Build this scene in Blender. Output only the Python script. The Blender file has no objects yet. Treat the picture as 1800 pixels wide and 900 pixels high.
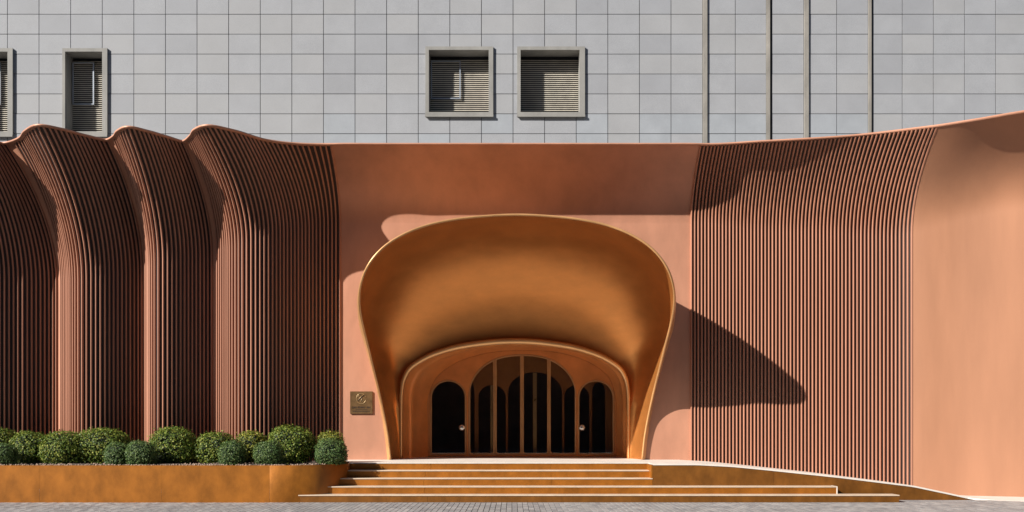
import bpy, bmesh, math, random
import numpy as np
from mathutils import Matrix, Vector

random.seed(7); rng = np.random.default_rng(7)
S = bpy.context.scene
C = S.collection
rad = math.radians

# ------------------------------------------------------------------ camera, sky, sun, exposure
CAMY, EYE, FPX, VX, VY = -20.6, 1.6, 1650.0, 900.0, 755.0
cam = bpy.data.cameras.new('camera'); camo = bpy.data.objects.new('camera', cam); C.objects.link(camo)
camo.location = (0, CAMY, EYE); camo.rotation_euler = (rad(90), 0, 0)
cam.sensor_width = 36; cam.lens = 36 * FPX / 1800
cam.shift_y = (VY - 450) / 1800
cam.clip_start = .1; cam.clip_end = 2000
S.camera = camo
LX, LY, LZ = -1.55, -1.0, 1.10                      # direction towards the sun
w = bpy.data.worlds.new('World'); S.world = w; w.use_nodes = True
nt = w.node_tree; bgn = nt.nodes['Background']
sky = nt.nodes.new('ShaderNodeTexSky'); sky.sky_type = 'NISHITA'; sky.sun_disc = False
sky.sun_elevation = math.atan2(LZ, math.hypot(LX, LY)); sky.sun_rotation = math.atan2(LX, LY)
sky.air_density = 1.0; sky.dust_density = 0.6; sky.ozone_density = 1.5
nt.links.new(sky.outputs[0], bgn.inputs[0]); bgn.inputs[1].default_value = 0.05
sun = bpy.data.lights.new('sun', 'SUN'); sun.energy = 5.0; sun.angle = rad(.5); sun.color = (1, .95, .87)
suno = bpy.data.objects.new('sun', sun); C.objects.link(suno)
suno.rotation_euler = Vector((LX, LY, LZ)).to_track_quat('Z', 'Y').to_euler(); suno.location = (-20, -15, 25)
S.view_settings.view_transform = 'Standard'; S.view_settings.look = 'None'
S.view_settings.exposure = 0.90; S.view_settings.gamma = 1
S.render.engine = 'CYCLES'
S.cycles.use_denoising = True
S.cycles.max_bounces = 10; S.cycles.diffuse_bounces = 5; S.cycles.glossy_bounces = 5; S.cycles.transparent_max_bounces = 16

# ------------------------------------------------------------------ helpers
def px(u, v, y):
    """world (x, z) of what the photograph shows at pixel u, v when it stands at depth y"""
    d = (y - CAMY) / FPX
    return (u - VX) * d, EYE + (VY - v) * d

def tag(o, label=None, cat=None, group=None, kind=None):
    if label: o['label'] = label
    if cat: o['category'] = cat
    if group: o['group'] = group
    if kind: o['kind'] = kind
    return o

def empty(name, loc, label=None, cat=None, group=None):
    o = bpy.data.objects.new(name, None); C.objects.link(o); o.location = loc
    o.empty_display_size = .2
    return tag(o, label, cat, group)

def link(o, parent=None):
    C.objects.link(o)
    if parent is not None:
        o.parent = parent
        if parent.type == 'EMPTY':
            o.matrix_parent_inverse = Matrix.Translation(-parent.location)
    return o

def mesh(name, verts, faces, mat, parent=None, smooth=False):
    me = bpy.data.meshes.new(name)
    me.from_pydata([tuple(map(float, v)) for v in verts], [], faces)
    me.validate(); me.update()
    if mat: me.materials.append(mat)
    if smooth: me.polygons.foreach_set('use_smooth', [True] * len(me.polygons))
    return link(bpy.data.objects.new(name, me), parent)

BOXF = [(0, 3, 2, 1), (4, 5, 6, 7), (0, 1, 5, 4), (1, 2, 6, 5), (2, 3, 7, 6), (3, 0, 4, 7)]
def boxv(x0, x1, y0, y1, z0, z1):
    return [(x0, y0, z0), (x1, y0, z0), (x1, y1, z0), (x0, y1, z0), (x0, y0, z1), (x1, y0, z1), (x1, y1, z1), (x0, y1, z1)]
def box(name, x0, x1, y0, y1, z0, z1, mat, parent=None, bevel=0):
    o = mesh(name, boxv(x0, x1, y0, y1, z0, z1), BOXF, mat, parent)
    if bevel:
        bm = bmesh.new(); bm.from_mesh(o.data)
        bmesh.ops.bevel(bm, geom=bm.edges[:], offset=bevel, segments=1, affect='EDGES', clamp_overlap=True)
        bm.to_mesh(o.data); bm.free()
    return o

def gridfaces(n, m, flip=False):
    f = []
    for i in range(n - 1):
        for j in range(m - 1):
            q = (i * m + j, (i + 1) * m + j, (i + 1) * m + j + 1, i * m + j + 1)
            f.append(q[::-1] if flip else q)
    return f
def grid(name, P, mat, parent=None, flip=False, smooth=True):
    P = np.asarray(P, float); n, m = P.shape[:2]
    return mesh(name, P.reshape(-1, 3), gridfaces(n, m, flip), mat, parent, smooth)

def hermite(pts, n_per=None, s=None, par=None):
    """smooth curve through pts; returns f(u), u in chord-length units, and the knots"""
    P = np.asarray(pts, float)
    if par is None:
        k = np.r_[0, np.cumsum(np.linalg.norm(np.diff(P, axis=0), axis=1))]
    else: k = np.asarray(par, float)
    d = np.diff(P, axis=0) / np.diff(k)[:, None]
    h = np.diff(k)
    T = np.empty_like(P); T[0] = d[0]; T[-1] = d[-1]
    T[1:-1] = (d[:-1] * h[1:, None] + d[1:] * h[:-1, None]) / (h[1:] + h[:-1])[:, None]
    def f(u):
        u = np.atleast_1d(np.asarray(u, float)); i = np.clip(np.searchsorted(k, u, side='right') - 1, 0, len(k) - 2)
        hh = h[i]; t = ((u - k[i]) / hh)[:, None]; hh = hh[:, None]
        return (2*t**3 - 3*t**2 + 1) * P[i] + (t**3 - 2*t**2 + t) * hh * T[i] + (-2*t**3 + 3*t**2) * P[i+1] + (t**3 - t**2) * hh * T[i+1]
    return f, k

def resample(pts, n):
    f, k = hermite(pts); Q = f(np.linspace(k[0], k[-1], 1500))
    s = np.r_[0, np.cumsum(np.linalg.norm(np.diff(Q, axis=0), axis=1))]
    t = np.linspace(0, s[-1], n)
    return np.stack([np.interp(t, s, Q[:, c]) for c in range(Q.shape[1])], 1)

def sweep(name, path, radius, mat, parent=None, seg=8, squash=1.0):
    P = np.asarray(path, float); n = len(P)
    T = np.gradient(P, axis=0); T /= np.linalg.norm(T, axis=1)[:, None]
    r = np.broadcast_to(np.asarray(radius, float), (n,))
    Y = np.array([0, 1.0, 0]); V = []
    for i in range(n):
        a = np.cross(T[i], Y); a /= np.linalg.norm(a) + 1e-9; b = np.cross(a, T[i])
        V.append([P[i] + r[i] * (math.cos(q) * a + squash * math.sin(q) * b) for q in np.linspace(0, 2 * math.pi, seg, endpoint=False)])
    V = np.array(V).reshape(-1, 3); F = []
    for i in range(n - 1):
        for j in range(seg):
            k = (j + 1) % seg
            F.append((i * seg + j, i * seg + k, (i + 1) * seg + k, (i + 1) * seg + j))
    F.append(tuple(range(seg))[::-1]); F.append(tuple((n - 1) * seg + j for j in range(seg)))
    return mesh(name, V, F, mat, parent, True)

def plate(name, outlines, y, th, mat, parent=None, bev=0):
    """flat upright plate with holes: outlines are (x, z) loops, front face at depth y"""
    cu = bpy.data.curves.new('outline', 'CURVE'); cu.dimensions = '2D'; cu.fill_mode = 'BOTH'; cu.extrude = th / 2 - bev; cu.bevel_depth = bev; cu.bevel_resolution = 1
    cu.offset = -bev
    for loop in outlines:
        s = cu.splines.new('POLY'); s.points.add(len(loop) - 1); s.use_cyclic_u = True
        for p, (a, b) in zip(s.points, loop): p.co = (a, b, 0, 1)
    tmp = bpy.data.objects.new('outline', cu); C.objects.link(tmp)
    dg = bpy.context.evaluated_depsgraph_get()
    me = bpy.data.meshes.new_from_object(tmp.evaluated_get(dg))
    bpy.data.objects.remove(tmp); bpy.data.curves.remove(cu)
    me.transform(Matrix.Translation((0, y + th / 2, 0)) @ Matrix.Rotation(rad(90), 4, 'X'))
    me.name = name; me.materials.clear(); me.materials.append(mat)
    return link(bpy.data.objects.new(name, me), parent)

def fillet(loop, r, seg=5):
    out = []; n = len(loop)
    for i in range(n):
        p = np.array(loop[i]); a = np.array(loop[i - 1]) - p; b = np.array(loop[(i + 1) % n]) - p
        la, lb = np.linalg.norm(a), np.linalg.norm(b)
        ang = math.acos(np.clip(np.dot(a, b) / (la * lb + 1e-9), -1, 1))
        if ang > rad(150): out.append(tuple(p)); continue
        rr = min(r, la * .45, lb * .45); A = p + a / la * rr; B = p + b / lb * rr
        for t in np.linspace(0, 1, seg): out.append(tuple((1-t)**2 * A + 2*t*(1-t) * p + t*t * B))
    return out

# ------------------------------------------------------------------ materials
def newmat(name):
    m = bpy.data.materials.new(name); m.use_nodes = True
    return m, m.node_tree, m.node_tree.nodes['Principled BSDF']

def surf(name, col, rough=.5, metal=0., var=.12, scale=3., stretch=(1, 1, 1), bump=0., bscale=60., col2=None, spec=.5, fine=0., coat=0.):
    m, t, b = newmat(name); N = t.nodes.new; L = t.links.new
    tc = N('ShaderNodeNewGeometry'); mp = N('ShaderNodeMapping'); mp.inputs['Scale'].default_value = stretch
    L(tc.outputs['Position'], mp.inputs[0])
    nz = N('ShaderNodeTexNoise'); nz.inputs['Scale'].default_value = scale; nz.inputs['Detail'].default_value = 6; nz.inputs['Roughness'].default_value = .6
    L(mp.outputs[0], nz.inputs['Vector'])
    cr = N('ShaderNodeMix'); cr.data_type = 'RGBA'
    c2 = col2 or [c * (1 - 2 * var) for c in col]
    hi = [min(1, c * (1 + var)) for c in col]
    cr.inputs['A'].default_value = (*c2, 1); cr.inputs['B'].default_value = (*hi, 1)
    rm = N('ShaderNodeMapRange'); rm.inputs[1].default_value = .3; rm.inputs[2].default_value = .7
    L(nz.outputs['Fac'], rm.inputs[0]); L(rm.outputs[0], cr.inputs['Factor'])
    out = cr.outputs['Result']
    if fine:
        n2 = N('ShaderNodeTexNoise'); n2.inputs['Scale'].default_value = 90; n2.inputs['Detail'].default_value = 3
        L(tc.outputs['Position'], n2.inputs['Vector'])
        r2 = N('ShaderNodeMapRange'); r2.inputs[1].default_value = .3; r2.inputs[2].default_value = .7; r2.inputs[3].default_value = 1 - fine; r2.inputs[4].default_value = 1 + fine
        L(n2.outputs['Fac'], r2.inputs[0])
        mu = N('ShaderNodeMix'); mu.data_type = 'RGBA'; mu.blend_type = 'MULTIPLY'; mu.inputs['Factor'].default_value = 1
        L(out, mu.inputs['A']); L(r2.outputs[0], mu.inputs['B']); out = mu.outputs['Result']
    L(out, b.inputs['Base Color'])
    rr = N('ShaderNodeMapRange'); rr.inputs[3].default_value = max(.02, rough - .07); rr.inputs[4].default_value = min(1, rough + .07)
    L(nz.outputs['Fac'], rr.inputs[0]); L(rr.outputs[0], b.inputs['Roughness'])
    b.inputs['Metallic'].default_value = metal
    b.inputs['Specular IOR Level'].default_value = spec
    b.inputs['Coat Weight'].default_value = coat
    if bump:
        bn = N('ShaderNodeTexNoise'); bn.inputs['Scale'].default_value = bscale; bn.inputs['Detail'].default_value = 4
        L(mp.outputs[0], bn.inputs['Vector'])
        bp = N('ShaderNodeBump'); bp.inputs['Strength'].default_value = bump; bp.inputs['Distance'].default_value = .02
        L(bn.outputs['Fac'], bp.inputs['Height']); L(bp.outputs[0], b.inputs['Normal'])
    return m

M = {}
M['copper'] = surf('copper_paint', (.47, .225, .142), .5, .18, .10, 1.3, (1, 1, .4), bump=.08, bscale=4, fine=.04)
M['rib'] = surf('copper_rib', (.375, .168, .104), .45, .12, .12, 11, (1, 1, .015))
M['copper_orange'] = surf('orange_copper_dimmed', (.325, .150, .082), .55, .0, .09, 1.0, (1, 1, .16), bump=.05, bscale=5, fine=.03)  # more orange paint, its colour also darkened to offset strong sun on this wall
M['groove'] = surf('groove_shade_colour', (.030, .013, .009), .7, 0, .15, 3, (1, 1, .3))  # near-black colour stands in for the deep shade between the ribs
M['bronze'] = surf('satin_bronze', (.57, .230, .060), .34, .66, .07, 1.5, (1, 1, 2.0), bump=.035, bscale=3, fine=.03)
M['bronze_edge'] = surf('bronze_edge', (.56, .30, .125), .36, .4, .08, 2)
M['lip'] = surf('polished_bronze', (.80, .46, .20), .30, .5, .05, 2)
M['passage'] = surf('passage_copper', (.66, .245, .066), .40, .2, .10, 1.5)
M['brass'] = surf('aged_brass', (.335, .116, .011), .45, .45, .15, 3.2, (1, 1, .7), bump=.04, bscale=40, fine=.10)
M['brass_dark'] = surf('aged_brass_dull', (.21, .078, .010), .5, .45, .16, 3.6, (1, 1, .7), bump=.04, bscale=40, fine=.12)
M['stone'] = surf('pale_stone', (.60, .55, .50), .6, 0, .06, 4, fine=.05)
M['tread'] = surf('tan_tread', (.52, .41, .31), .5, 0, .08, 4, fine=.06)
M['granite'] = surf('grey_granite', (.270, .277, .297), .75, 0, .04, 1.6, bump=.08, bscale=120, fine=.16)
M['granite_warm'] = surf('warm_granite', (.277, .281, .295), .75, 0, .04, .9, bump=.08, bscale=120, fine=.10)
M['granite_reflect'] = surf('granite_blue_reflection', (.268, .285, .312), .7, 0, .06, 1.2, bump=.08, bscale=120, fine=.09)  # bluish reflections on the lower panels, put into the granite colour
M['granite_dark'] = surf('dark_granite', (.256, .263, .284), .75, 0, .05, .8, bump=.08, bscale=120, fine=.10)
M['joint'] = surf('joint_sealant', (.045, .045, .05), .9, 0, .1, 3)
M['strip'] = surf('weathered_strip', (.245, .228, .205), .8, 0, .18, 2, (1, 1, .4), fine=.08)
M['frame'] = surf('window_concrete', (.235, .228, .215), .8, 0, .10, 2.5, (1, 1, .5), fine=.08)
M['slat'] = surf('louvre_slat', (.55, .51, .44), .5, .0, .1, 4)
M['casement'] = surf('casement_metal', (.30, .33, .38), .4, .3, .05, 4)
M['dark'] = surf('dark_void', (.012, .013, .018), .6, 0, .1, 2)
M['soil'] = surf('soil', (.05, .032, .022), .95, 0, .3, 9, bump=.8, bscale=30)
M['gravel'] = surf('gravel', (.36, .25, .19), .8, 0, .35, 14)
M['room'] = surf('room_wall', (.34, .19, .12), .6, 0, .1, 2)
M['room_floor'] = surf('room_floor', (.20, .16, .13), .25, 0, .1, 2)
M['steel'] = surf('brushed_steel', (.78, .75, .70), .28, .9, .05, 20)
M['plaque'] = surf('plaque_bronze', (.15, .085, .034), .42, .45, .15, 8, fine=.08)
M['plaque_dark'] = surf('plaque_engraving', (.03, .014, .007), .6, .1, .1, 8)
M['plaque_light'] = surf('plaque_relief', (.40, .28, .14), .35, .5, .1, 8)
M['bark'] = surf('stem_bark', (.06, .04, .025), .9, 0, .2, 20)

def leafmat(name, a, b_, c):
    m, t, b = newmat(name); N = t.nodes.new; L = t.links.new
    g = N('ShaderNodeNewGeometry'); cr = N('ShaderNodeValToRGB'); e = cr.color_ramp.elements
    e[0].position = 0; e[0].color = (*a, 1); e[1].position = 1; e[1].color = (*c, 1)
    x = e.new(.55); x.color = (*b_, 1)
    L(g.outputs['Random Per Island'], cr.inputs[0]); L(cr.outputs[0], b.inputs['Base Color'])
    b.inputs['Roughness'].default_value = .55; b.inputs['Specular IOR Level'].default_value = .25
    tr = N('ShaderNodeBsdfTranslucent'); L(cr.outputs[0], tr.inputs['Color'])
    mx = N('ShaderNodeMixShader'); mx.inputs[0].default_value = .22
    L(b.outputs[0], mx.inputs[1]); L(tr.outputs[0], mx.inputs[2]); L(mx.outputs[0], t.nodes['Material Output'].inputs[0])
    return m
M['leaf_big'] = leafmat('broad_green_leaf', (.042, .080, .010), (.105, .155, .02), (.27, .28, .05))
M['leaf_yellow'] = leafmat('yellow_green_leaf', (.07, .10, .014), (.15, .17, .025), (.30, .27, .04))
M['leaf_small'] = leafmat('blue_green_leaf', (.033, .074, .019), (.072, .125, .034), (.17, .22, .07))
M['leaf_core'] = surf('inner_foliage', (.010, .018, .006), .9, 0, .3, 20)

def glassmat():
    m, t, b = newmat('door_glass'); N = t.nodes.new; L = t.links.new
    t.nodes.remove(b)
    tr = N('ShaderNodeBsdfTransparent'); tr.inputs[0].default_value = (.90, .90, .88, 1)
    gl = N('ShaderNodeBsdfGlossy'); gl.inputs['Roughness'].default_value = .02
    fr = N('ShaderNodeFresnel'); fr.inputs[0].default_value = 1.45
    mx = N('ShaderNodeMixShader'); L(fr.outputs[0], mx.inputs[0]); L(tr.outputs[0], mx.inputs[1]); L(gl.outputs[0], mx.inputs[2])
    L(mx.outputs[0], t.nodes['Material Output'].inputs[0]); return m
M['glass'] = glassmat()

PW, PL = .112, .225                                   # paver pitch
def pavermat():
    m, t, b = newmat('paver_stone'); N = t.nodes.new; L = t.links.new
    g = N('ShaderNodeNewGeometry'); dv = N('ShaderNodeVectorMath'); dv.operation = 'DIVIDE'; dv.inputs[1].default_value = (PW, PL, 100)
    fl = N('ShaderNodeVectorMath'); fl.operation = 'FLOOR'; L(g.outputs['Position'], dv.inputs[0]); L(dv.outputs[0], fl.inputs[0])
    wn = N('ShaderNodeTexWhiteNoise'); L(fl.outputs[0], wn.inputs['Vector'])
    cr = N('ShaderNodeMix'); cr.data_type = 'RGBA'; cr.inputs['A'].default_value = (.21, .205, .21, 1); cr.inputs['B'].default_value = (.36, .345, .335, 1)
    L(wn.outputs['Value'], cr.inputs['Factor'])
    nz = N('ShaderNodeTexNoise'); nz.inputs['Scale'].default_value = 1.2; nz.inputs['Detail'].default_value = 8
    L(g.outputs['Position'], nz.inputs['Vector'])
    mu = N('ShaderNodeMix'); mu.data_type = 'RGBA'; mu.blend_type = 'MULTIPLY'; mu.inputs['Factor'].default_value = .55
    L(cr.outputs['Result'], mu.inputs['A']); L(nz.outputs['Fac'], mu.inputs['B'])
    ga = N('ShaderNodeBrightContrast'); ga.inputs['Bright'].default_value = .02
    L(mu.outputs['Result'], ga.inputs[0]); L(ga.outputs[0], b.inputs['Base Color']); b.inputs['Roughness'].default_value = .65
    return m
M['paver'] = pavermat()
def groundmat():
    m, t, b = newmat('plaza_ground'); N = t.nodes.new; L = t.links.new
    g = N('ShaderNodeNewGeometry'); br = N('ShaderNodeTexBrick'); br.inputs['Scale'].default_value = 1
    br.inputs['Brick Width'].default_value = PL; br.inputs['Row Height'].default_value = PW; br.inputs['Mortar Size'].default_value = .006; br.offset = 0
    br.inputs['Color1'].default_value = (.20, .195, .20, 1); br.inputs['Color2'].default_value = (.29, .28, .275, 1); br.inputs['Mortar'].default_value = (.06, .06, .06, 1)
    mp = N('ShaderNodeMapping'); mp.inputs['Rotation'].default_value = (0, 0, rad(90)); L(g.outputs['Position'], mp.inputs[0]); L(mp.outputs[0], br.inputs['Vector'])
    L(br.outputs[0], b.inputs['Base Color']); b.inputs['Roughness'].default_value = .75; return m
M['ground'] = groundmat()

# ------------------------------------------------------------------ ground
ZL = .825                                             # landing height
RISE, TREAD = .165, .35
ground = mesh('ground', [(-400, -400, 0), (400, -400, 0), (400, 400, 0), (-400, 400, 0)], [(0, 1, 2, 3)], M['ground']); tag(ground, kind='structure')
def paver_verts(cx, cy, dz, e=.004, hh=.016):
    a, b_ = PW / 2 - .0035, PL / 2 - .0035
    return [(cx - a, cy - b_, .002), (cx + a, cy - b_, .002), (cx + a, cy + b_, .002), (cx - a, cy + b_, .002),
            (cx - a + e, cy - b_ + e, hh + dz), (cx + a - e, cy - b_ + e, hh + dz), (cx + a - e, cy + b_ - e, hh + dz), (cx - a + e, cy + b_ - e, hh + dz)]
PF = [(4, 5, 6, 7), (0, 1, 5, 4), (1, 2, 6, 5), (2, 3, 7, 6), (3, 0, 4, 7)]
proto = None; cells = []
jx0, jx1 = -125, 125
for j in range(-14, 3):
    for i in range(jx0, jx1):
        x, y = (i + .5) * PW, (j + .5) * PL
        if y > -.14 and x < 10.2: continue
        if y > .5: continue
        vis = abs(x) * FPX / (y - CAMY) < 905 and EYE * FPX / (y - CAMY) < 146
        cells.append((not vis, y, abs(x), x))
cells.sort(key=lambda c: (c[0], c[1], c[2]))
V, F = [], []
for k, (nv, y, ax, x) in enumerate(cells):
    dz = random.uniform(-.002, .002)
    if k < 300:
        if proto is None:
            proto = mesh('paver', paver_verts(0, 0, 0), PF, M['paver'], ground); o = proto
        else:
            o = proto.copy(); C.objects.link(o)
        o.location = (x, y, dz)
    else:
        n = len(V); V += paver_verts(x, y, dz); F += [tuple(n + q for q in f) for f in PF]
o = mesh('paver_field', V, F, M['paver'], ground); tag(o, kind='stuff')

added_road = mesh('added_road', [(-400, -34, .004), (400, -34, .004), (400, -8, .004), (-400, -8, .004)], [(0, 1, 2, 3)], surf('asphalt', (.05, .05, .052), .85, 0, .1, 2, bump=.2, bscale=80)); tag(added_road, kind='structure')  # unseen dark asphalt added behind the camera to cut light bounced onto the facade
# dark block added out of view: cuts sky light, mirrored in the door glass
opp = empty('opposite_sky_blocker', (0, -46, 0), 'unseen dark block added across the street to cut sky light, mirrored in the door glass', 'building')
box('block', -90, 40, -70, -46, 0, 34, surf('blocker_dark', (.05, .048, .05), .5, 0, .1, .2), opp)
for fl in range(9): box('blocker_band', -89.9, 39.9, -46, -45.8, 3.2 + fl * 3.6, 4.3 + fl * 3.6, M['joint'], opp)
# ------------------------------------------------------------------ office building behind
GY = 7.0
bld = empty('office_building', (0, GY, 0), 'grey granite clad office building with louvred windows rising behind the copper facade', 'building')
def gx(u): return (u - VX) * (GY - CAMY) / FPX
def gz(v): return EYE + (VY - v) * (GY - CAMY) / FPX
wins = [dict(o=(-56, 24, 86, 241), i=(-51, 15, 92, 232), cas=True), dict(o=(111, 190, 86, 241), i=(116, 181, 92, 232), cas=True),
        dict(o=(748, 867, 83, 206), i=(754, 859, 89, 198), cas=True), dict(o=(909, 1028, 83, 206), i=(915, 1018.5, 89, 198), cas=False)]
for q in wins:
    a = q['o']; q['O'] = (gx(a[0]), gx(a[1]), gz(a[3]), gz(a[2])); a = q['i']; q['I'] = (gx(a[0]), gx(a[1]), gz(a[3]), gz(a[2]))
def cut(r, h):
    x0, x1, z0, z1 = r; a, b_, c, d = h
    if a >= x1 or b_ <= x0 or c >= z1 or d <= z0: return [r]
    out = []
    if z1 > d: out.append((x0, x1, d, z1)); 
    if z0 < c: out.append((x0, x1, z0, c))
    zz0, zz1 = max(z0, c), min(z1, d)
    if x0 < a: out.append((x0, a, zz0, zz1))
    if x1 > b_: out.append((b_, x1, zz0, zz1))
    return out
rows = [gz(25 + 35.0 * k) for k in range(-4, 9)][::-1]
cols = [13 + 55.55 * k for k in range(-4, 22)] + [1235]
segs = [(a, b_) for a, b_ in zip(cols[:-1], cols[1:])]
segs += [(1243, 1292.5), (1292.5, 1347), (1357, 1413), (1421, 1470.7), (1470.7, 1526), (1534, 1586)]
segs += [(1586 + 54.7 * k, 1586 + 54.7 * (k + 1)) for k in range(8)]
rects = [(gx(-240), gx(2030), rows[0], rows[-1])]
for q in wins: rects = [s for r in rects for s in cut(r, (q['I'][0] - .012, q['I'][1] + .012, q['I'][2] - .012, q['I'][3] + .012))]
V, F = [], []
for r in rects:
    n = len(V); V += boxv(r[0], r[1], GY + .034, GY + .6, r[2], r[3]); F += [tuple(n + q for q in f) for f in BOXF]
mesh('backing_wall', V, F, M['joint'], bld)
g2 = .009
for (a, b_) in segs:
    for r in range(len(rows) - 1):
        z0, z1 = rows[r], rows[r + 1]
        vmid = VY - ((z0 + z1) / 2 - EYE) * FPX / (GY - CAMY)
        parts = [(gx(a), gx(b_), z0, z1)]
        for q in wins: parts = [s for p in parts for s in cut(p, (q['O'][0] + .02, q['O'][1] - .02, q['O'][2] + .02, q['O'][3] - .02))]
        um = (a + b_) / 2
        mt = M[random.choices(['granite', 'granite_warm', 'granite_dark'], [5, 3, 2])[0]]
        if vmid > 195 and (1020 < um < 1235 or 1243 < um < 1347 or 1421 < um < 1526) and random.random() < .8: mt = M['granite_reflect']
        if vmid > 210 and 560 < um < 1020: mt = M['granite_reflect'] if random.random() < .5 else M['granite']
        y0 = GY + random.uniform(-.003, .003); V, F = [], []
        cx0, cx1 = gx(a) + g2, gx(b_) - g2
        for (x0, x1, c, d) in parts:
            x0, x1, c, d = max(x0, cx0), min(x1, cx1), max(c, z0 + g2), min(d, z1 - g2)
            if x1 - x0 < .004 or d - c < .004: continue
            n = len(V); V += boxv(x0, x1, y0, GY + .045, c, d); F += [tuple(n + q for q in f) for f in BOXF]
        if V: mesh('wall_panel', V, F, mt, bld)
for (a, b_, pr) in ((1235, 1243, .05), (1347, 1353, .055), (1413, 1421, .05), (1526, 1531, .055)):
    box('pilaster_strip', gx(a) + .004, gx(b_) - .004, GY - pr, GY + .04, rows[0], rows[-1], M['strip'], bld)
RD = .47
for q in wins:
    x0, x1, z0, z1 = q['I']; X0, X1, Z0, Z1 = q['O']
    fr = plate('window_surround', [[(X0, Z0), (X1, Z0), (X1, Z1), (X0, Z1)], [(x0, z0), (x0, z1), (x1, z1), (x1, z0)]], GY - .06, .10, M['frame'], bld, 0)
    # reveal: four inner faces of the deep opening
    yb = GY + RD; ya = GY + .04
    rv = []; rf = []
    for (p, q2) in (((x0, z0), (x1, z0)), ((x1, z0), (x1, z1)), ((x1, z1), (x0, z1)), ((x0, z1), (x0, z0))):
        n = len(rv); rv += [(p[0], ya, p[1]), (q2[0], ya, q2[1]), (q2[0], yb, q2[1]), (p[0], yb, p[1])]; rf.append((n, n + 1, n + 2, n + 3))
    mesh('reveal', rv, rf, M['frame'], fr)
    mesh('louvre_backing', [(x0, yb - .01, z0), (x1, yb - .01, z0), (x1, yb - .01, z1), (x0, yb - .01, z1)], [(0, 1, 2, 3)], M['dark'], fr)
    p0 = None; zz = z0 + .03; pitch = .0595; W_ = x1 - x0 - .012; cx = (x0 + x1) / 2
    while zz < z1 - .1:
        if p0 is None:
            p0 = mesh('slat', boxv(-W_ / 2, W_ / 2, -.029, .029, -.006, .006), BOXF, M['slat'], fr)
            p0.data.transform(Matrix.Rotation(rad(38), 4, 'X')); o = p0
        else: o = p0.copy(); C.objects.link(o)
        o.location = (cx, yb - .055, zz); zz += pitch
    if q['cas']:
        wd = x1 - x0; cxa, cxb = x0 + .03, x0 + (.52 if wd > 1.3 else .62) * wd
        cza, czb = z1 - 1.30, z1 - .16
        if wd < 1.3: cza = z1 - 1.42
        ring = [[(cxa, cza), (cxb, cza), (cxb, czb), (cxa, czb)], [(cxa + .03, cza + .03), (cxa + .03, czb - .03), (cxb - .035, czb - .03), (cxb - .035, cza + .03)]]
        plate('casement', ring, yb - .14, .04, M['casement'], fr)
    box('sill', X0 - .01, X1 + .005, GY - .085, GY - .0605, Z0 - .012, Z0 + .05, M['frame'], fr)

# ------------------------------------------------------------------ copper facade: plan curves, foot and head
ZT = 8.53
def tp(u, v):
    d = (ZT - EYE) / (VY - v) ; return ((u - VX) * d, CAMY + FPX * d)
ST = [((-15.2, 2.3), (-15.6, .87), 5.3), ((-14.6, 2.6), (-14.9, 1.5), 5.3), ((-13.9, 3.0), (-14.3, 2.05), 5.3), ((-13.3, 2.55), (-13.7, 1.3), 5.3), ((-12.85, 2.3), (-13.2, .87), 5.3), ((-12.2, 2.6), (-12.75, 1.5), 5.3),
      ((-11.44, 3.0), tp(12, 253), 5.3), ((-11.08, 2.72), tp(38.5, 244), 5.3), ((-10.76, 2.43), tp(49, 231.5), 5.3), ((-10.46, 2.3), tp(68, 222), 5.3),
      ((-10.1, 2.43), tp(106, 228), 5.4), ((-9.68, 2.75), tp(150, 239.6), 5.5), ((-9.3, 3.0), tp(190, 247.5), 5.6), ((-9.07, 2.78), tp(203.5, 241), 5.6),
      ((-8.86, 2.45), tp(211, 231.5), 5.6), ((-8.63, 2.3), tp(225, 225), 5.7), ((-8.3, 2.43), tp(255, 231), 5.8), ((-7.92, 2.76), tp(290, 241), 5.9),
      ((-7.55, 3.0), tp(322, 250), 6.0), ((-7.17, 2.73), tp(338, 240.5), 6.1), ((-6.83, 2.43), tp(346.5, 229), 6.1), ((-6.5, 2.3), tp(365, 222.5), 6.2),
      ((-6.08, 2.45), tp(405.6, 230), 6.4), ((-5.5, 2.93), tp(465.7, 247.4), 6.6), ((-4.92, 3.38), tp(530, 254.6), 6.8), ((-4.4, 3.5), tp(583, 255.3), 6.9),
      ((-4.25, 3.5), (-4.24, 2.27), 6.9), ((-3.4, 3.5), (-3.4, 2.27), 6.9), ((0, 3.5), (0, 2.27), 6.9), ((3.6, 3.5), (3.6, 2.27), 6.9), ((4.43, 3.5), (4.42, 2.27), 6.9), ((4.58, 3.5), tp(1230, 255.3), 6.9),
      ((6.1, 3.32), tp(1340, 250), 6.7), ((8.1, 2.85), tp(1500, 239.5), 6.5), ((9.72, 2.15), tp(1650, 222), 6.35), ((10.7, 1.88), (10.5, .5), 6.6), ((12.05, 1.40), (11.34, .16), 6.8),
      ((14.5, .4), (13.85, -.8), 6.8), ((17, -.8), (16.3, -2.15), 6.8)]
BASE = np.array([s[0] for s in ST]); TOP = np.array([s[1] for s in ST]); Z0 = np.array([[s[2]] for s in ST])
ZTS = np.array([ZT] * (len(ST) - 4) + [8.56, 8.62, 8.8, 9.0])
fb, KN = hermite(BASE); ft, _ = hermite(TOP, par=KN); fz, _ = hermite(Z0, par=KN)
UE, UR, US = KN[25], KN[31], KN[34]
RX = [-20, 4.2, 5.0, 5.87, 7.48, 9.1, 10.0, 10.45, 10.9, 30]; RZ = [ZL, ZL, .785, .70, .53, .33, .14, .04, .018, .018]
def ramp_z(x): return float(np.interp(x, RX, RZ))
def foot_z(x): return .45 if x < -4.3 else ramp_z(x) - .03
def ztop_u(u): return float(np.interp(u, KN, ZTS))
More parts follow.
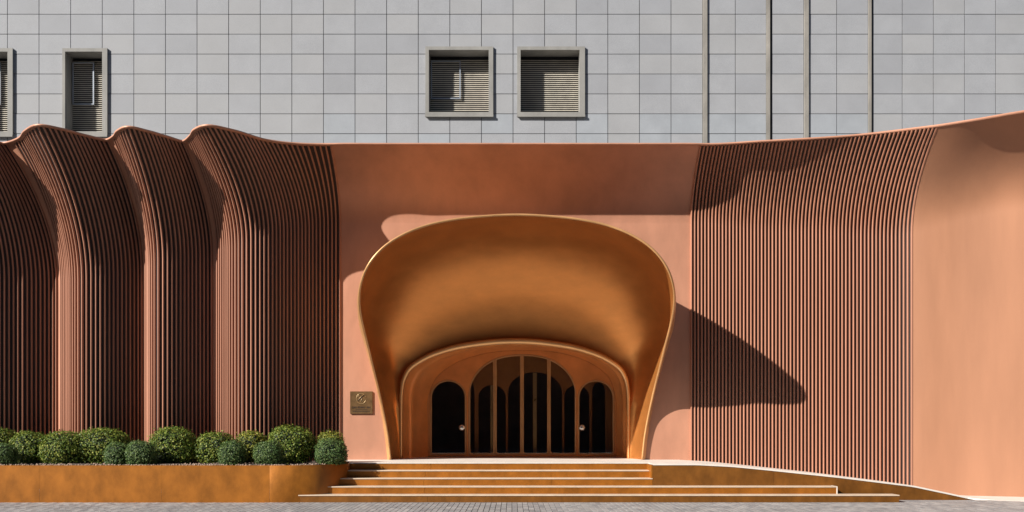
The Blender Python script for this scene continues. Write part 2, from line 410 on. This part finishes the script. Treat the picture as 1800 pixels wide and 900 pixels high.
def S_at(u, z):
    ZT = ztop_u(u)
    b_ = fb(u)[0]; t_ = ft(u)[0]; z0 = fz(u)[0, 0]
    q = max(0, (z - z0) / (ZT - z0)); ww = q * q
    return np.array([b_[0] + (t_[0] - b_[0]) * ww, b_[1] + (t_[1] - b_[1]) * ww, z])
def zrows(u, n=16, lo=None):
    ZT = ztop_u(u)
    z0 = fz(u)[0, 0]; zb = foot_z(fb(u)[0, 0]) if lo is None else lo
    return [zb, zb + (z0 - zb) * .5] + list(z0 + (ZT - z0) * np.linspace(0, 1, n))
fac = empty('copper_facade', (0, 3.5, 0), 'sweeping copper coloured facade with ribbed folds and an overhanging curved top', 'facade')
def skin(name, u0, u1, nu, lo=None, straight=True, mat='copper'):
    us = np.linspace(u0, u1, nu); P = []
    for u in us:
        zs = zrows(u, lo=lo)
        if not straight: zs = zs[2:]
        P.append([S_at(u, z) for z in zs])
    return grid(name, P, M[mat], fac, flip=False)
skin('groove_shade', UR, US, 60, mat='groove')
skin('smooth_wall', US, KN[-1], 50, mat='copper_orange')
skin('overhang_wall', UE, UR, 30, straight=False)
us = np.linspace(KN[0], KN[-1], 520)
Tt = ft(us); dT = np.gradient(Tt, axis=0); dT /= np.linalg.norm(dT, axis=1)[:, None]; nT = np.stack([dT[:, 1], -dT[:, 0]], 1)
cop = []; ZT0 = ZT
for p, n, uq in zip(Tt, nT, us):
    ZT = ztop_u(uq)
    a = p + n * float(np.interp(uq, [UR, UR + 1, US - 2.2, US - .8], [.08, .07, .06, .002])); b_ = p - n * .20
    cop.append([(b_[0], b_[1], ZT + .048), (p[0], p[1], ZT + .046), (a[0], a[1], ZT + .03), (a[0], a[1], ZT - .012), (p[0] - n[0] * .02, p[1] - n[1] * .02, ZT - .014)])
ZT = ZT0
grid('coping', cop, M['copper'], fac)
grid('roof_slab', [[(p[0], p[1], ztop_u(q) + .02), (p[0], GY + .03, ztop_u(q) + .02)] for p, q in zip(Tt, us)], M['strip'], fac)

def rib(u, wd, dp):
    zs = zrows(u, 13); P = []
    for z in zs:
        c = S_at(u, z); e = 1e-3
        tu = S_at(u + e, z) - S_at(u - e, z); tu /= np.linalg.norm(tu)
        tz = S_at(u, min(z + e, ZT)) - S_at(u, z - e); tz /= np.linalg.norm(tz)
        n = np.cross(tu, tz); n /= np.linalg.norm(n)
        if n[1] > 0: n = -n
        t2 = np.cross(tz, n); t2 /= np.linalg.norm(t2)
        dq = dp * (1 - .45 * max(0, (z - zs[2]) / (ZT - zs[2])) ** 2)
        P.append([c + t2 * a * wd + n * b_ * dq for a, b_ in ((-.5, -.1), (-.48, .45), (-.33, .86), (0, 1), (.33, .86), (.48, .45), (.5, -.1))])
    return grid('rib', P, M['rib'], fac, smooth=True)
uu = np.linspace(KN[0], KN[-1], 6000); Bq = fb(uu); arc = np.r_[0, np.cumsum(np.linalg.norm(np.diff(Bq, axis=0), axis=1))]
def a_of(u): return float(np.interp(u, uu, arc))
def u_of(a): return float(np.interp(a, arc, uu))
PITCH_L, PITCH_R = .100, .0885
folds = [(KN[2], KN[6]), (KN[6], KN[12]), (KN[12], KN[18]), (KN[18], UE)]
skin('smooth_strip', KN[0], KN[2], 20)
for k, (ua, ub) in enumerate(folds):
    a0, a1 = a_of(ua) + .21, a_of(ub) - (.02 if k == 3 else .0)
    um = u_of(a0 - .045); skin('smooth_strip', ua, um, 8); skin('groove_shade', um, ub, 40 if k < 3 else 60, mat='groove')
    n = int(round((a1 - a0) / PITCH_L))
    for i in range(n + 1):
        u = u_of(a0 + (a1 - a0) * i / n)
        if fb(u)[0, 0] < -13.4: continue
        rib(u, .046, .050)
a0, a1 = a_of(UR) + .02, a_of(US) - .03; n = int(round((a1 - a0) / PITCH_R))
for i in range(n + 1): rib(u_of(a0 + (a1 - a0) * i / n), .049, .070 * min(1, .16 + .14 * (n - i)))

# ------------------------------------------------------------------ entrance canopy
AX = .11
can = empty('entrance_canopy', (AX, 3.4, ZL), 'bronze shell shaped canopy flaring out over the entrance doors', 'canopy')
rimpx = [(1129, 808, .09), (1133, 770, .10), (1140, 730, .15), (1150, 685, .42), (1160, 645, .94), (1170, 605, 1.46), (1179, 570, 1.90), (1184.5, 540, 2.34), (1185.5, 520, 2.6), (1183, 500, 2.83),
         (1176, 478, 2.98), (1160, 452, 3.05), (1140, 432, 3.04), (1110, 413, 3.0), (1070, 397, 2.92), (1020, 386, 2.86), (965, 380, 2.82)]
R_ = []
for (u, v, Fw) in rimpx:
    y = 3.5 - Fw; x, z = px(u, v, y); R_.append((x, y, z))
R_[0] = (R_[0][0], R_[0][1], ZL)
ytop = 3.5 - 2.8; ztop = px(910, 377.5, ytop)[1]
half = R_ + [(AX, ytop, ztop)]
rim_pts = [(2 * AX - x, y, z) for (x, y, z) in half] + half[:-1][::-1]
NT = 141
RIM = resample(rim_pts, NT)
LAX = .075; LYd = 4.42
lip_r = [(1105, 808), (1105, 760), (1105, 720), (1104.5, 690), (1101, 668), (1092, 650), (1070, 633), (1026, 615), (970, 604)]
lh = []
for (u, v) in lip_r:
    x, z = px(u, v, LYd); lh.append((x, LYd, z))
lh[0] = (lh[0][0], LYd, ZL)
ltop = px(906, 599.5, LYd)[1]
lh = lh + [(LAX, LYd, ltop)]
LIP = resample([(2 * LAX - x, y, z) for (x, y, z) in lh] + lh[:-1][::-1], NT)
MB_ = 30
def bowl(t):
    R0 = RIM[t]; L0 = LIP[t] + np.array([0, .22 * float(np.interp(LIP[t][2], [2.0, 3.3], [0, 1])), 0])
    c = np.array([AX, 0, 2.2]); rd = LIP[t] - c; rd[1] = 0
    rd[2] = max(rd[2], 0) if LIP[t][2] < 2.2 else rd[2]; rd /= np.linalg.norm(rd) + 1e-9
    L0 = L0 - rd * .05
    dy = L0[1] - R0[1]
    og = np.array([R0[0] - AX, 0, max(R0[2] - 4.2, 0)]); og /= np.linalg.norm(og) + 1e-9
    P1 = R0 + np.array([0, .55 * dy, 0]) + og * .50 * np.clip((dy - 1.0) / 2.0, 0, 1)
    P2 = L0 + (R0 - L0) * np.array([.62, 0, .62]) + np.array([0, .08, 0])
    s = np.linspace(0, 1, MB_)[:, None]
    return (1-s)**3 * R0 + 3*s*(1-s)**2 * P1 + 3*s*s*(1-s) * P2 + s**3 * L0
BW = np.array([bowl(t) for t in range(NT)])
grid('hood', BW, M['bronze'], can)
sweep('hood_rim', RIM, np.full(NT, .028), M['bronze_edge'], can, 10)
# outer skin: follows the hood, a little wider, back to the wall plane
HOLE = []; OUT = []
for t in range(NT):
    b_ = BW[t]; k = np.searchsorted(b_[:, 1], 3.5); k = max(1, min(k, MB_ - 1))
    q = (3.5 - b_[k-1, 1]) / (b_[k, 1] - b_[k-1, 1] + 1e-9)
    h = b_[k-1] + (b_[k] - b_[k-1]) * np.clip(q, 0, 1); h[1] = 3.5
    c = np.array([AX, 0, 3.0]); d = h - c; d[1] = 0
    if h[2] < 3.0: d[2] = 0
    d /= np.linalg.norm(d) + 1e-9
    sN = np.linspace(0, 1, 14)
    idx = np.r_[np.linspace(0, k - 1, 13), k - 1 + q]
    pts = np.stack([np.interp(idx, range(MB_), b_[:, cc]) for cc in range(3)], 1)
    off = .02 + .07 * sN[:, None]
    pts = pts + d * off; pts[-1, 1] = 3.52
    OUT.append(pts); HOLE.append(h + d * .05)
grid('outer_skin', OUT, M['bronze_edge'], can, flip=True)
rl = np.interp(LIP[:, 2], [ZL, 2.0, 3.2, 4.0], [.028, .032, .065, .082])
sweep('arch_lip', LIP, rl, M['lip'], can, 12)
# passage to the doors
DY = 6.0
dl = [(752, 803), (752.5, 750), (754, 693), (768, 663), (798, 640), (845, 623), (919, 616), (992, 622), (1043, 641), (1071, 664), (1081, 693), (1083, 750), (1083.5, 803)]
DF = []
for (u, v) in dl:
    x, z = px(u, v, DY - .02); DF.append((x, DY - .02, z))
DF[0] = (DF[0][0], DY - .02, ZL); DF[-1] = (DF[-1][0], DY - .02, ZL)
DFR = resample(DF, NT)
PS = []
for t in range(NT):
    a = LIP[t] + np.array([0, .02, 0]); b_ = DFR[t]; cc = np.array([.15, 0, max(min(a[2], 2.4), ZL)]); d = a - cc; d[1] = 0; d /= np.linalg.norm(d) + 1e-9
    row = []
    for s, o_ in ((0, .0), (.1, .05), (.25, .09), (.42, .06), (.46, .02), (.48, -.01), (.6, .03), (.75, .05), (.9, .02), (1, 0)):
        row.append(a + (b_ - a) * np.array([s ** 1.4, s, s ** 1.4]) + d * o_)
    PS.append(row)
grid('passage_lining', PS, M['passage'], can)
# central wall round the canopy, flat
HO = np.array(HOLE); c0 = np.array([AX, ZL]); xl, xr, zt = -4.4, 4.58, 6.9
OUTB = []
for h in HO:
    d = np.array([h[0], h[2]]) - c0; k = 1e9
    if d[0] > 1e-6: k = min(k, (xr - c0[0]) / d[0])
    if d[0] < -1e-6: k = min(k, (xl - c0[0]) / d[0])
    if d[1] > 1e-6: k = min(k, (zt - c0[1]) / d[1])
    OUTB.append(c0 + d * k)
OUTB = np.array(OUTB)
for cr_ in ((xl, zt), (xr, zt)):
    OUTB[np.argmin(np.linalg.norm(OUTB - np.array(cr_), axis=1))] = cr_
OUTB[0] = (xl, ZL - .03); OUTB[-1] = (xr, ZL - .03)
HO[0, 2] = HO[-1, 2] = ZL - .03
P = [[(h[0] + (b_[0] - h[0]) * s, 3.5, h[2] + (b_[1] - h[2]) * s) for s in np.linspace(0, 1, 6)] for h, b_ in zip(HO, OUTB)]
grid('centre_wall', P, M['copper'], fac, flip=True)

# ------------------------------------------------------------------ doors
drs = empty('entrance_doors', (.3, DY, ZL), 'arched copper door screen with six glazed leaves inside the canopy', 'doors')
def loop_px(pts, y): return [px(u, v, y) for (u, v) in pts]
ZB = ZL + .012
def arch(x0, x1, zb, zsp, ztp, n=18, ex=2.0):
    cx, a, h = (x0 + x1) / 2, (x1 - x0) / 2, ztp - zsp
    pts = [(x0, zb), (x1, zb)]
    for q in np.linspace(0, math.pi, n):
        cc, ss = math.cos(q), math.sin(q)
        pts.append((cx + a * math.copysign(abs(cc) ** (2 / ex), cc), zsp + h * abs(ss) ** (2 / ex)))
    return pts
def X_(u): return px(u, 0, DY)[0]
def Z_(v): return px(0, v, DY)[1]
outer = [(p[0], p[2]) for p in DFR[::3]]; outer[0] = (outer[0][0], ZB); outer[-1] = (outer[-1][0], ZB)
sl = arch(X_(756), X_(820), ZB + .04, Z_(699), Z_(667.5)); sr = arch(X_(1015.5), X_(1080), ZB + .04, Z_(699), Z_(667.5))
cen = arch(X_(823.5), X_(1013.5), ZB + .04, Z_(700), Z_(622.5), 40, 2.25)
plate('door_surround', [outer, sl[::-1], cen[::-1], sr[::-1]], DY, .10, M['passage'], drs, .008)
def cz(x, x0=X_(823.5), x1=X_(1013.5)):
    c_, a = (x0 + x1) / 2, (x1 - x0) / 2; q = min(1, abs(x - c_) / a)
    return Z_(700) + (Z_(622.5) - Z_(700)) * max(0, 1 - q ** 2.25) ** (1 / 2.25)
def leaf(loop, inner, knob=None):
    f = plate('door_leaf', [loop, inner[::-1]], DY - .012, .05, M['bronze_edge'], drs, .004)
    g = plate('glass_pane', [inner], DY + .012, .012, M['glass'], f)
    if knob:
        x, z = knob
        V = []; prof = [(0.0, -.075), (.05, -.073), (.078, -.062), (.088, -.045), (.085, -.025), (.06, -.012), (.022, -.008), (.022, .012)]
        nseg = 20
        for (r, y) in prof: V += [(x + r * math.cos(q), DY + y, z + r * math.sin(q)) for q in np.linspace(0, 2 * math.pi, nseg, endpoint=False)]
        F = [(i * nseg + j, i * nseg + (j + 1) % nseg, (i + 1) * nseg + (j + 1) % nseg, (i + 1) * nseg + j) for i in range(len(prof) - 1) for j in range(nseg)]
        mesh('knob', V, F, M['steel'], f, True)
def grow(a, m):  # arch parameters shrunk by m
    return arch(a[0] + m, a[1] - m, a[2] + m, a[3], a[4] - m)
for (a, b_, kb) in ((756, 820, 812), (1015.5, 1080, 1023)):
    p = (X_(a) + .004, X_(b_) - .004, ZB + .044, Z_(699), Z_(667.5) - .004)
    leaf(arch(*p), fillet(grow(p, .042), .05), (X_(kb), Z_(752)))
ed = [823.5, 870, 917.5, 965, 1013.5]
for i in range(4):
    x0, x1 = X_(ed[i]) + .004, X_(ed[i + 1]) - .004
    def lp(m):
        xs = np.linspace(x1 - m, x0 + m, 22)
        c_ = (X_(823.5) + X_(1013.5)) / 2
        pts = [(x0 + m, ZB + .044 + m), (x1 - m, ZB + .044 + m)]
        for x in xs:
            xx = c_ + (x - c_) * (1 + (m * .3 if m > 0 else 0))
            pts.append((x, max(cz(xx) - .006 - m, ZB + .2)))
        return pts
    leaf(lp(0), fillet(lp(.045), .07), None)

# vestibule behind the doors: dim room with a second arched screen
room = [box('vestibule_floor', -3.6, 4.4, DY - 1.7, 13, ZL - .06, ZL - .003, M['room_floor'])]
V = boxv(-3.4, 4.2, DY + .11, 13, ZL - .02, 4.5)
room.append(mesh('vestibule_wall', V, [BOXF[1], BOXF[3], BOXF[4], BOXF[5]], M['room']))
for o in room: tag(o, kind='structure')
scr = empty('inner_door_screen', (.3, 7.9, ZL), 'second arched copper screen seen through the glass of the entrance doors', 'screen')
def X2(u): return px(u, 0, 7.9)[0]
def Z2(v): return px(0, v, 7.9)[1]
o2 = [(X2(700), ZL + .003), (X2(1140), ZL + .003), (X2(1140), 4.45), (X2(700), 4.45)]
holes = [arch(X2(841), X2(889), ZL + .05, Z2(698), Z2(677)), arch(X2(893), X2(988), ZL + .05, Z2(690), Z2(654)), arch(X2(992), X2(1036), ZL + .05, Z2(698), Z2(677)), arch(X2(745), X2(834), ZL + .05, Z2(690), Z2(645)), arch(X2(1041), X2(1064), ZL + .05, Z2(690), Z2(672))]
plate('screen_panel', [o2] + [h[::-1] for h in holes], 7.9, .12, M['passage'], scr, .01)

for (ua, ub, vt) in ((862, 866, 677), (937, 943.5, 655), (1012, 1015, 677), (918, 920, 662), (962, 964, 662)):
    box('screen_glint_bar', X2(ua), X2(ub), 7.93, 7.99, ZL + .005, Z2(vt), M['lip'], scr)  # added light-coloured bars standing in for vertical glints on inner door frames
# ------------------------------------------------------------------ steps and landing
stp = empty('entrance_steps', (0, 0, 0), 'wide flight of five brass faced steps with pale stone treads', 'steps')
PL_END = [(-5.6, -.10), (-5.05, -.085), (-4.65, 0.0), (-4.32, .15), (-4.10, .35), (-3.90, .68), (-3.79, 1.02), (-3.80, 1.4), (-3.92, 2.0), (-4.12, 2.8), (-4.36, 3.47)]
fe, ke = hermite(PL_END); CE = fe(np.linspace(0, ke[-1], 90))
def pl_x(y): return float(np.interp(y, CE[:, 1], CE[:, 0]))
RIGHT = [8.5, 7.24, 3.19, 3.19, 3.19]
XJ = [[-1.85, 1.1, 4.4], [-1.95, 1.05, 4.4], [-2.0, .9], [-2.0, .9], [-1.9, .9]]
for i in range(5):
    y0 = TREAD * i; z0, z1 = RISE * i, RISE * (i + 1); xl_ = pl_x(y0) - .02 if i else -4.72; xr_ = RIGHT[i]
    if i < 4:
        st = mesh('step', boxv(xl_, xr_, y0 - .012, y0 + TREAD + .03, z1 - .022, z1), BOXF, M['tread'], stp)
    else:
        poly = [(x, y) for (x, y) in CE if y >= y0 - .001]; poly = [(pl_x(y0 - .012) - .02, y0 - .012)] + [(x - .03, y) for (x, y) in poly] + [(-4.3, 3.6)]
        far = [(-3.7, 6.2), (4.4, 6.2), (4.58, 3.6), (4.3, 3.55), (4.2, .72), (3.19, .72), (3.19, y0 - .012)]
        lo = poly + far; n = len(lo)
        V = [(x, y, z1 - .022) for x, y in lo] + [(x, y, z1) for x, y in lo]
        st = mesh('landing', V, [tuple(range(n, 2 * n)), tuple(range(n))[::-1]] + [(k, (k + 1) % n, (k + 1) % n + n, k + n) for k in range(n)], M['stone'], stp)
    xs = [xl_] + [x for x in XJ[i]] + [xr_]
    for a, b_ in zip(xs[:-1], xs[1:]):
        box('riser_panel', a + .002, b_ - .002, y0, y0 + .04, z0 + .001, z1 - .0225, M['brass_dark'] if i == 0 else M['brass'], st, .0015)
    box('riser_core', xl_ + .02, xr_ - .004, y0 + .041, y0 + TREAD, z0, z1 - .024, M['brass_dark'], st)

# ramp on the right: brass cheek wall and pale ramp paving up to the facade
chk = empty('ramp_cheek_wall', (6.8, .7, 0), 'dull brass faced cheek wall tapering down beside the steps', 'wall')
YC = .70
xs_all = np.linspace(3.19, 10.47, 60)
for a, b_ in ((3.19, 5.93), (5.93, 8.72), (8.72, 10.47)):
    xs = np.linspace(a + .002, b_ - .002, 20)
    V = []
    for x in xs:
        zt_ = max(ramp_z(x) - .035, .004)
        V += [(x, YC, .001), (x, YC, zt_), (x, YC + .04, zt_), (x, YC + .04, .001)]
    F = []
    for i in range(19):
        for j in range(4): F.append((i * 4 + j, (i + 1) * 4 + j, (i + 1) * 4 + (j + 1) % 4, i * 4 + (j + 1) % 4))
    F += [(0, 1, 2, 3), (79, 78, 77, 76)]
    mesh('cheek_panel', V, F, M['brass_dark'], chk)
box('end_return', 3.16, 3.188, YC + .001, 3.2, RISE * 2, ZL - .03, M['brass'], chk)
box('step_end_cap', 7.241, 7.262, TREAD - .012, YC - .001, RISE, RISE * 2 + .002, M['stone'], chk)
V = []; xs = np.r_[np.linspace(3.192, 11.0, 60), np.linspace(11.3, 16, 12)]
WB = fb(np.linspace(UR - 2, KN[-1], 400))
for x in xs:
    zt_ = ramp_z(x) + (.0 if x > 4.3 else -.0)
    yw = float(np.interp(x, WB[:, 0], WB[:, 1])) + .1
    yf = YC - .012 if x < 10.4 else YC - .012 - (x - 10.4) * .75
    V += [(x, yf, max(zt_ - .035, 0.001)), (x, yf, zt_ + .001), (x, yw, zt_ + .001)]
F = []
for i in range(len(xs) - 1):
    for j in range(2): F.append((i * 3 + j, (i + 1) * 3 + j, (i + 1) * 3 + j + 1, i * 3 + j + 1)[::-1])
tag(mesh('ramp_paving', V, F, M['stone'], None), kind='structure')

# ------------------------------------------------------------------ planter
pla = empty('brass_planter', (-8, .5, 0), 'long aged brass planter box with a rounded end beside the steps', 'planter')
PH = .815
front = [(-14.5, -.10), (-10.32, -.10), (-7.66, -.10), (-5.3, -.0985)]
def strip(name, pts, mat, th=.03):
    P = np.array(pts); d = np.gradient(P, axis=0); d /= np.linalg.norm(d, axis=1)[:, None]; n = np.stack([-d[:, 1], d[:, 0]], 1)
    g = [[(p[0], p[1], .002), (p[0], p[1], PH - .004), (p[0] + q[0] * .004, p[1] + q[1] * .004, PH), (p[0] + q[0] * th, p[1] + q[1] * th, PH), (p[0] + q[0] * th, p[1] + q[1] * th, .3)] for p, q in zip(P, n)]
    return grid(name, g, mat, pla, flip=False, smooth=False)
for a, b_ in zip(front[:-1], front[1:]): strip('planter_panel', [(a[0] + .0015, a[1]), ((a[0] + b_[0]) / 2, a[1]), (b_[0] - .0015, b_[1])], M['brass'])
ce = [p for p in CE if p[0] > -5.295 or p[1] > .2]
o = strip('rounded_end', [(-5.297, -.0985)] + [tuple(p) for p in ce], M['brass']); o.data.polygons.foreach_set('use_smooth', [True] * len(o.data.polygons))
nx, ny = 150, 50; P = []
for i in range(nx):
    row = []
    x = -14.5 + (14.5 - 3.8) * i / (nx - 1)
    for j in range(ny):
        y = -.08 + 3.5 * j / (ny - 1)
        xx = min(x, pl_x(max(y, -.09)) - .02) if y > -.09 else x
        row.append((xx, y, .765 + .05 * rng.random() + .05 * math.sin(x * 3.1) * math.sin(y * 4 + 1) * min(1, (y + .08) * 3)))
    P.append(row)
o = grid('soil', P, M['soil'], pla); tag(o, kind='stuff')
V, F = [], []
ico = bmesh.new(); bmesh.ops.create_icosphere(ico, subdivisions=1, radius=1); iv = np.array([v.co for v in ico.verts]); ifc = [tuple(v.index for v in f.verts) for f in ico.faces]; ico.free()
for k in range(1500):
    x = rng.uniform(-12.5, -3.9); y = -.05 + 1.3 * rng.random() ** 1.6
    if x > pl_x(y) - .06: continue
    r = rng.uniform(.008, .022); n = len(V)
    V += [tuple(q) for q in iv * r * rng.uniform(.6, 1.2, 3) + np.array([x, y, .812 + rng.uniform(0, .015)])]
    F += [tuple(n + q for q in f) for f in ifc]
o = mesh('gravel', V, F, M['gravel'], pla); tag(o, kind='stuff')

# ------------------------------------------------------------------ shrubs
def shrub(u0, u1, vt, y, mat, label, name, cat, group, leaf_len, flat=1.0, vb=812):
    xa, z1 = px(u0, vt, y); xb, _ = px(u1, vt, y); zb = .79
    cx, rx = (xa + xb) / 2, (xb - xa) / 2; H = z1 - zb; rz = max(H * .58, .2); czv = z1 - rz; ry = min(rx, .62) * .95
    t = empty(name, (cx, y, zb), label, cat, group)
    lump = [(rng.normal(size=3), rng.uniform(.05, .15), rng.uniform(2.2, 5)) for _ in range(9)]
    def rad_(d):
        r = np.ones(len(d))
        for (c, a, s) in lump:
            c = c / np.linalg.norm(c); r += a * (np.exp(-s * s * (1 - d @ c)) - .10)
        return r
    area = 4 * math.pi * ((rx*ry)**1.6 + (rx*rz)**1.6 + (ry*rz)**1.6) ** (1 / 1.6) / 3 ** (1 / 1.6)
    n = int(min(15000, area * 2.6 / (leaf_len * leaf_len * .55)))
    d = rng.normal(size=(n, 3)); d /= np.linalg.norm(d, axis=1)[:, None]
    ex = 2.5; d2 = d / (np.abs(d) ** ex).sum(1)[:, None] ** (1 / ex)
    depth = 1 - .26 * rng.random(n) ** 1.6 + .045 * rng.normal(size=n) * (rng.random(n) < .35)
    shoot = rng.random(n) < .02; depth = np.where(shoot, rng.uniform(1.02, 1.11, n), depth)
    rr = rad_(d) * depth
    Pc = d2 * rr[:, None] * np.array([rx, ry, rz]) + np.array([cx, y, czv])
    keep = Pc[:, 2] > zb + .015; Pc = Pc[keep]; d = d[keep]; n = len(Pc)
    nrm = d / np.array([rx, ry, rz]); nrm /= np.linalg.norm(nrm, axis=1)[:, None]
    nrm = nrm + .5 * rng.normal(size=(n, 3)); nrm[:, 2] += .25; nrm /= np.linalg.norm(nrm, axis=1)[:, None]
    a = np.cross(nrm, rng.normal(size=(n, 3))); a /= np.linalg.norm(a, axis=1)[:, None]; b_ = np.cross(nrm, a)
    L_ = leaf_len * rng.uniform(.7, 1.25, n)[:, None]; Wd = L_ * .30
    V = np.stack([Pc - a * L_ * .5, Pc + b_ * Wd + nrm * L_ * .06, Pc + a * L_ * .5, Pc - b_ * Wd + nrm * L_ * .06], 1).reshape(-1, 3)
    me = bpy.data.meshes.new('foliage'); me.vertices.add(4 * n); me.vertices.foreach_set('co', V.ravel())
    me.loops.add(4 * n); me.loops.foreach_set('vertex_index', np.arange(4 * n)); me.polygons.add(n)
    me.polygons.foreach_set('loop_start', np.arange(0, 4 * n, 4)); me.update(calc_edges=True); me.validate(); me.materials.append(mat)
    link(bpy.data.objects.new('foliage', me), t)
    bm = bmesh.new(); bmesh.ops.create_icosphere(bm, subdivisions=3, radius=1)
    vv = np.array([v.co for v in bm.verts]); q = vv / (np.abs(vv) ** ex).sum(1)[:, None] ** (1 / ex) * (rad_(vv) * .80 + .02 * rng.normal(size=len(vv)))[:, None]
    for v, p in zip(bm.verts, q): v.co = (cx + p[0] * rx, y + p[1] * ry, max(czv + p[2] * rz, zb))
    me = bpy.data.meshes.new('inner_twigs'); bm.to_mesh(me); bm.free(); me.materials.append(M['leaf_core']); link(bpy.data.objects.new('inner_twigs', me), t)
    sweep('stem', [(cx, y, .72), (cx + .02, y, zb + .1), (cx, y + .02, czv)], [.035, .03, .02], M['bark'], t, 6)
G1, G2 = 'broad mounded shrubs along the back of the planter', 'small clipped ball shrubs along the front of the planter'
big = [(-38, 37, 750, 1.75, 'leaf_big', 'broad dark shrub cut off by the left edge, behind a small ball'),
       (20, 93, 757, 1.25, 'leaf_big', 'broad green shrub, second from the left in the back row'),
       (72, 152, 755, 1.05, 'leaf_big', 'low green shrub in front of the leftmost sunlit fold'),
       (130, 233, 751, 1.35, 'leaf_big', 'widest low mounded shrub, between the first two sunlit folds'),
       (260, 350, 749, 1.25, 'leaf_big', 'tall domed green shrub between the second and third sunlit folds'),
       (342, 414, 757, 1.25, 'leaf_big', 'rounded green shrub in front of the third sunlit fold'),
       (414, 471, 754, 1.65, 'leaf_yellow', 'yellowish shrub peeping out between two small ball shrubs'),
       (470, 554, 747, 1.35, 'leaf_big', 'tallest domed shrub of the group beside the steps'),
       (550, 608, 757, 1.55, 'leaf_yellow', 'yellowish topped shrub behind the ball shrub at the planter end')]
for (a, b_, vt, y, m, lab) in big: shrub(a, b_, vt, y, M[m], lab, 'mounded_shrub', 'shrub', G1, .050)
small = [(-22, 31, 777, .45, 'small dark ball shrub cut off by the left edge of the photo'),
         (183, 231, 777, .50, 'smallest ball shrub, tucked against the widest mounded shrub'),
         (222, 275, 774, .38, 'small ball shrub left of the tall domed shrub'),
         (383, 433, 773, .38, 'small ball shrub in front of the yellowish shrub, nearer the left'),
         (446, 501, 773, .42, 'small ball shrub in front of the tallest domed shrub'),
         (553, 612, 770, .80, 'small ball shrub at the rounded planter end beside the steps')]
for (a, b_, vt, y, lab) in small: shrub(a, b_, vt, y, M['leaf_small'], lab, 'ball_shrub', 'shrub', G2, .036)

# ------------------------------------------------------------------ plaque
x0, z1 = px(615.5, 688, 3.47); x1, z0 = px(655, 727.5, 3.47)
plq = empty('wall_plaque', ((x0 + x1) / 2, 3.49, z0), 'square bronze plaque with a round leaf emblem on the wall left of the canopy', 'plaque')
box('plate', x0, x1, 3.462, 3.495, z0, z1, M['plaque'], plq, .004)
cx, wv = (x0 + x1) / 2 - .005, x1 - x0
cy_ = z1 - wv * .32; r = wv * .21
def line(name, pts, rr, mat): return sweep(name, [(a, 3.460, b_) for a, b_ in pts], rr, mat, plq, 6)
line('emblem', [(cx + r * math.cos(q), cy_ + r * 1.1 * math.sin(q)) for q in np.linspace(rad(15), rad(345), 28)], .006, M['plaque_light'])
line('emblem', [(cx - r * .85, cy_ - r * .55), (cx - .1 * r, cy_ + .05 * r), (cx + r * .75, cy_ + r * .85)], .0075, M['plaque_dark'])
line('emblem', [(cx - r * .75, cy_ - r * .5), (cx - .2 * r, cy_ + .25 * r), (cx + r * .55, cy_ + r * .85)], .006, M['plaque_light'])
line('emblem', [(cx - r * .05, cy_ - r * .95), (cx + r * .0, cy_ - r * .3), (cx + r * .35, cy_ + r * .25), (cx + r * .45, cy_ - r * .4), (cx + r * .1, cy_ - r * .9)], .006, M['plaque_light'])
line('emblem', [(cx + r * .1, cy_ - r * .6), (cx + r * .25, cy_ - r * .1)], .007, M['plaque_dark'])
line('emblem', [(cx - r * .6, cy_ + r * .6), (cx - r * .3, cy_ + r * .45)], .005, M['plaque_light'])
tc_ = bpy.data.curves.new('lettering', 'FONT'); tc_.body = 'LAO KHAN · AN'; tc_.size = .068; tc_.align_x = 'CENTER'; tc_.align_y = 'CENTER'; tc_.extrude = .003; tc_.offset = .0015
to = bpy.data.objects.new('lettering', tc_); C.objects.link(to)
me = bpy.data.meshes.new_from_object(to.evaluated_get(bpy.context.evaluated_depsgraph_get())); bpy.data.objects.remove(to)
bx = np.array([v.co for v in me.vertices]); sc = wv * .80 / (bx[:, 0].max() - bx[:, 0].min())
me.transform(Matrix.Translation((cx, 3.460, z0 + wv * .285)) @ Matrix.Rotation(rad(90), 4, 'X') @ Matrix.Diagonal((sc, 1, 1, 1)))
me.materials.clear(); me.materials.append(M['plaque_dark']); link(bpy.data.objects.new('lettering', me), plq)
for (a, b_, zz) in ((.24, .76, .19), (.12, .86, .115)):
    V, F = [], []; x = x0 + wv * a
    while x < x0 + wv * b_:
        l = rng.uniform(.012, .03); n = len(V); V += boxv(x, x + l, 3.4585, 3.463, z0 + wv * zz - .008, z0 + wv * zz + .008); F += [tuple(n + q for q in f) for f in BOXF]; x += l + .008
    mesh('small_print', V, F, M['plaque_dark'], plq)
